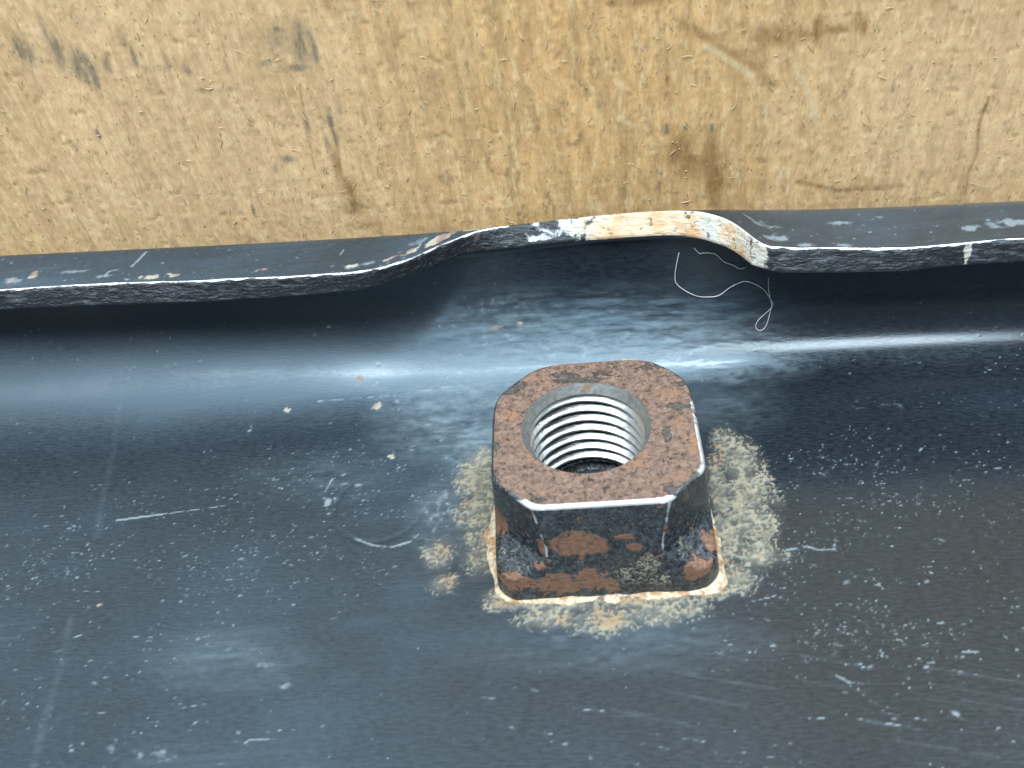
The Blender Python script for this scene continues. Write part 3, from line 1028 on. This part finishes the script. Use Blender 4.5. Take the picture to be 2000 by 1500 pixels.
# bright ridges of the clipped corners
for sx in (-1, 1):
    for k in range(20):
        pass
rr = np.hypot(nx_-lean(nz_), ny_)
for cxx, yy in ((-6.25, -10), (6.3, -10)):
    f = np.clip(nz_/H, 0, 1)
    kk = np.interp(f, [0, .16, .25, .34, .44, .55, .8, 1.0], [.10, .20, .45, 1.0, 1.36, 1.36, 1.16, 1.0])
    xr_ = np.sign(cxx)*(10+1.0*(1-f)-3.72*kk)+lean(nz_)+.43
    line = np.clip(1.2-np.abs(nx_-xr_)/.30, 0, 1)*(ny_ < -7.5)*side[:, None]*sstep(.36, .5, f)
    n_bare_glint = np.maximum(n_bare_glint, .52*line)
make_obj('nut_body', NP.reshape(-1, 3), grid_faces(NRr, NA, wrap=True), M_NUT, nut, dict(rust=n_rust, bare_glint=n_bare_glint, salt=n_salt, topf=np.broadcast_to(top[:, None]*1.0, nx_.shape)))

# chamfer of the bore
cr = []
ZT = H-.95
for t in np.linspace(0, 1, 9):
    r = RC+(5.72-RC)*t
    z = H-.02+(ZT-H)*t**1.0
    cr.append(nxy(r+.03*np.sin(th*3+1)*t, z, 1))
CRP = np.array(cr)
make_obj('bore_chamfer', CRP.reshape(-1, 3), grid_faces(9, NA, wrap=True), M_CHAM, nut)

# internal thread
PITCH, RMIN, RMAJ = 1.38, 5.58, 6.36
tz_ = np.arange(1.6, ZT+.02, .035)
tr, groove_shade = [], []
for z in tz_:
    ph = np.mod(z/PITCH-th/(2*math.pi)+.15, 1.0)
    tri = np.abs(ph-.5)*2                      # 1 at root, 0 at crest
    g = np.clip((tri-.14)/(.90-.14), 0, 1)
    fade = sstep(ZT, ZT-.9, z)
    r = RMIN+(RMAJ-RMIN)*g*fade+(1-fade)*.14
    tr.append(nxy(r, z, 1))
    groove_shade.append((.10+.90*g**1.6)*fade)  # darkening towards the root stands for shade inside the grooves
TRP = np.array(tr)
make_obj('bore_thread', TRP.reshape(-1, 3), grid_faces(len(tr), NA, wrap=True), M_THREAD, nut, dict(groove_shade=np.array(groove_shade)))
# widened recess below the last thread turn, added so the bore end looks dark
rl = [nxy(np.full(NA, r), z, 1) for r, z in ((5.6, 1.6), (6.8, 1.55), (6.8, .3), (5.5, -.1), (5.5, -2.6))]
make_obj('bore_dark_relief', np.array(rl).reshape(-1, 3), grid_faces(5, NA, wrap=True), M_NUT, nut,
         dict(rust=np.full(5*NA, .2), bare_glint=np.zeros(5*NA), salt=np.zeros(5*NA), topf=np.zeros(5*NA)))

# weld residue: an uneven low bead round the base of the nut
wb = []
wn = fbm(np.cos(th)*5+7, np.sin(th)*5+2, 111, 4)
wid = np.clip(.10+1.9*(wn-.30), .12, 1.6)
wid = wid+.75*np.exp(-((th-math.radians(190))/.45)**2)+.45*np.exp(-((th-math.radians(318))/.30)**2)
wid = np.convolve(np.concatenate([wid[-2:], wid, wid[:2]]), np.hanning(7)[1:-1]/np.hanning(7).sum(), 'valid')
base_r = outline(0.0)
for t in np.linspace(0, 1, 9):
    lump = .8+.6*fbm(np.cos(th)*9, np.sin(th)*9+t, 112, 3)
    r = base_r-.25+(wid+.3)*t
    z = (.55*np.abs(wid)**.6)*lump*(1-t)**.8*(1 if t > 0 else 1.05)-.06*t
    p = nxy(r, 0.0)
    p[:, 2] = z
    wb.append(p)
make_obj('weld_bead', np.array(wb).reshape(-1, 3), grid_faces(9, NA, wrap=True), M_WELD, channel)


# ------------------------------------------------------------------ loose fibres
def strand(name, pts, label, lift, rad):
    P = []
    for i, (px, py) in enumerate(pts):
        d2 = np.where(SEL, (QX-px)**2+(QY-py)**2, 1e12)
        k = np.unravel_index(np.argmin(d2), d2.shape)
        p = IP[k].copy()
        p += np.array([0, INY[k], INZ[k]])*lift[i]
        P.append(p)
    P = np.array(P)
    # Catmull-Rom
    Q = np.concatenate([[2*P[0]-P[1]], P, [2*P[-1]-P[-2]]])
    out = []
    for i in range(len(P)-1):
        a, b, c, d = Q[i:i+4]
        for t in np.linspace(0, 1, 8, endpoint=False):
            out.append(.5*((2*b)+(c-a)*t+(2*a-5*b+4*c-d)*t*t+(3*b-a-3*c+d)*t**3))
    out.append(P[-1])
    out = np.array(out)
    tan = np.gradient(out, axis=0)
    tan /= np.linalg.norm(tan, axis=1)[:, None]+1e-9
    ref = np.array([0.3, -.8, .5])
    n1 = np.cross(tan, ref)
    n1 /= np.linalg.norm(n1, axis=1)[:, None]+1e-9
    n2 = np.cross(tan, n1)
    k = 7
    a = np.arange(k)/k*2*math.pi
    rad = rad*(.75+.5*fbm(np.arange(len(out))*.12, np.zeros(len(out)), 77, 2))[:, None, None]
    V = out[:, None]+rad*(n1[:, None]*np.cos(a)[None, :, None]+n2[:, None]*np.sin(a)[None, :, None])
    ob = make_obj(name, V.reshape(-1, 3), grid_faces(len(out), k, wrap=True), M_FIBRE)
    ob['label'] = label
    ob['category'] = 'fibre'
    return ob


p1 = [(1326, 494), (1320, 515), (1317, 535), (1322, 553), (1338, 567), (1360, 577), (1382, 580), (1405, 575), (1425, 562), (1442, 551), (1457, 548), (1475, 553), (1492, 566),
      (1505, 582), (1509, 593), (1504, 603), (1493, 612), (1481, 624), (1475, 636), (1480, 645), (1491, 643), (1499, 630), (1503, 610), (1507, 594), (1502, 575), (1498, 555), (1499, 532)]
strand('grey_fibre', p1, 'long curly grey fibre with a small loop hanging below the notch', [.12]*14+[.2]*9+[.35, .6, .9, 1.2], .056)
p2 = [(1356, 481), (1364, 490), (1374, 492), (1386, 490), (1398, 496), (1415, 507), (1432, 517), (1445, 521), (1458, 520)]
strand('grey_fibre', p2, 'short wavy grey fibre tucked right under the torn lip edge', [.3]*9, .040)
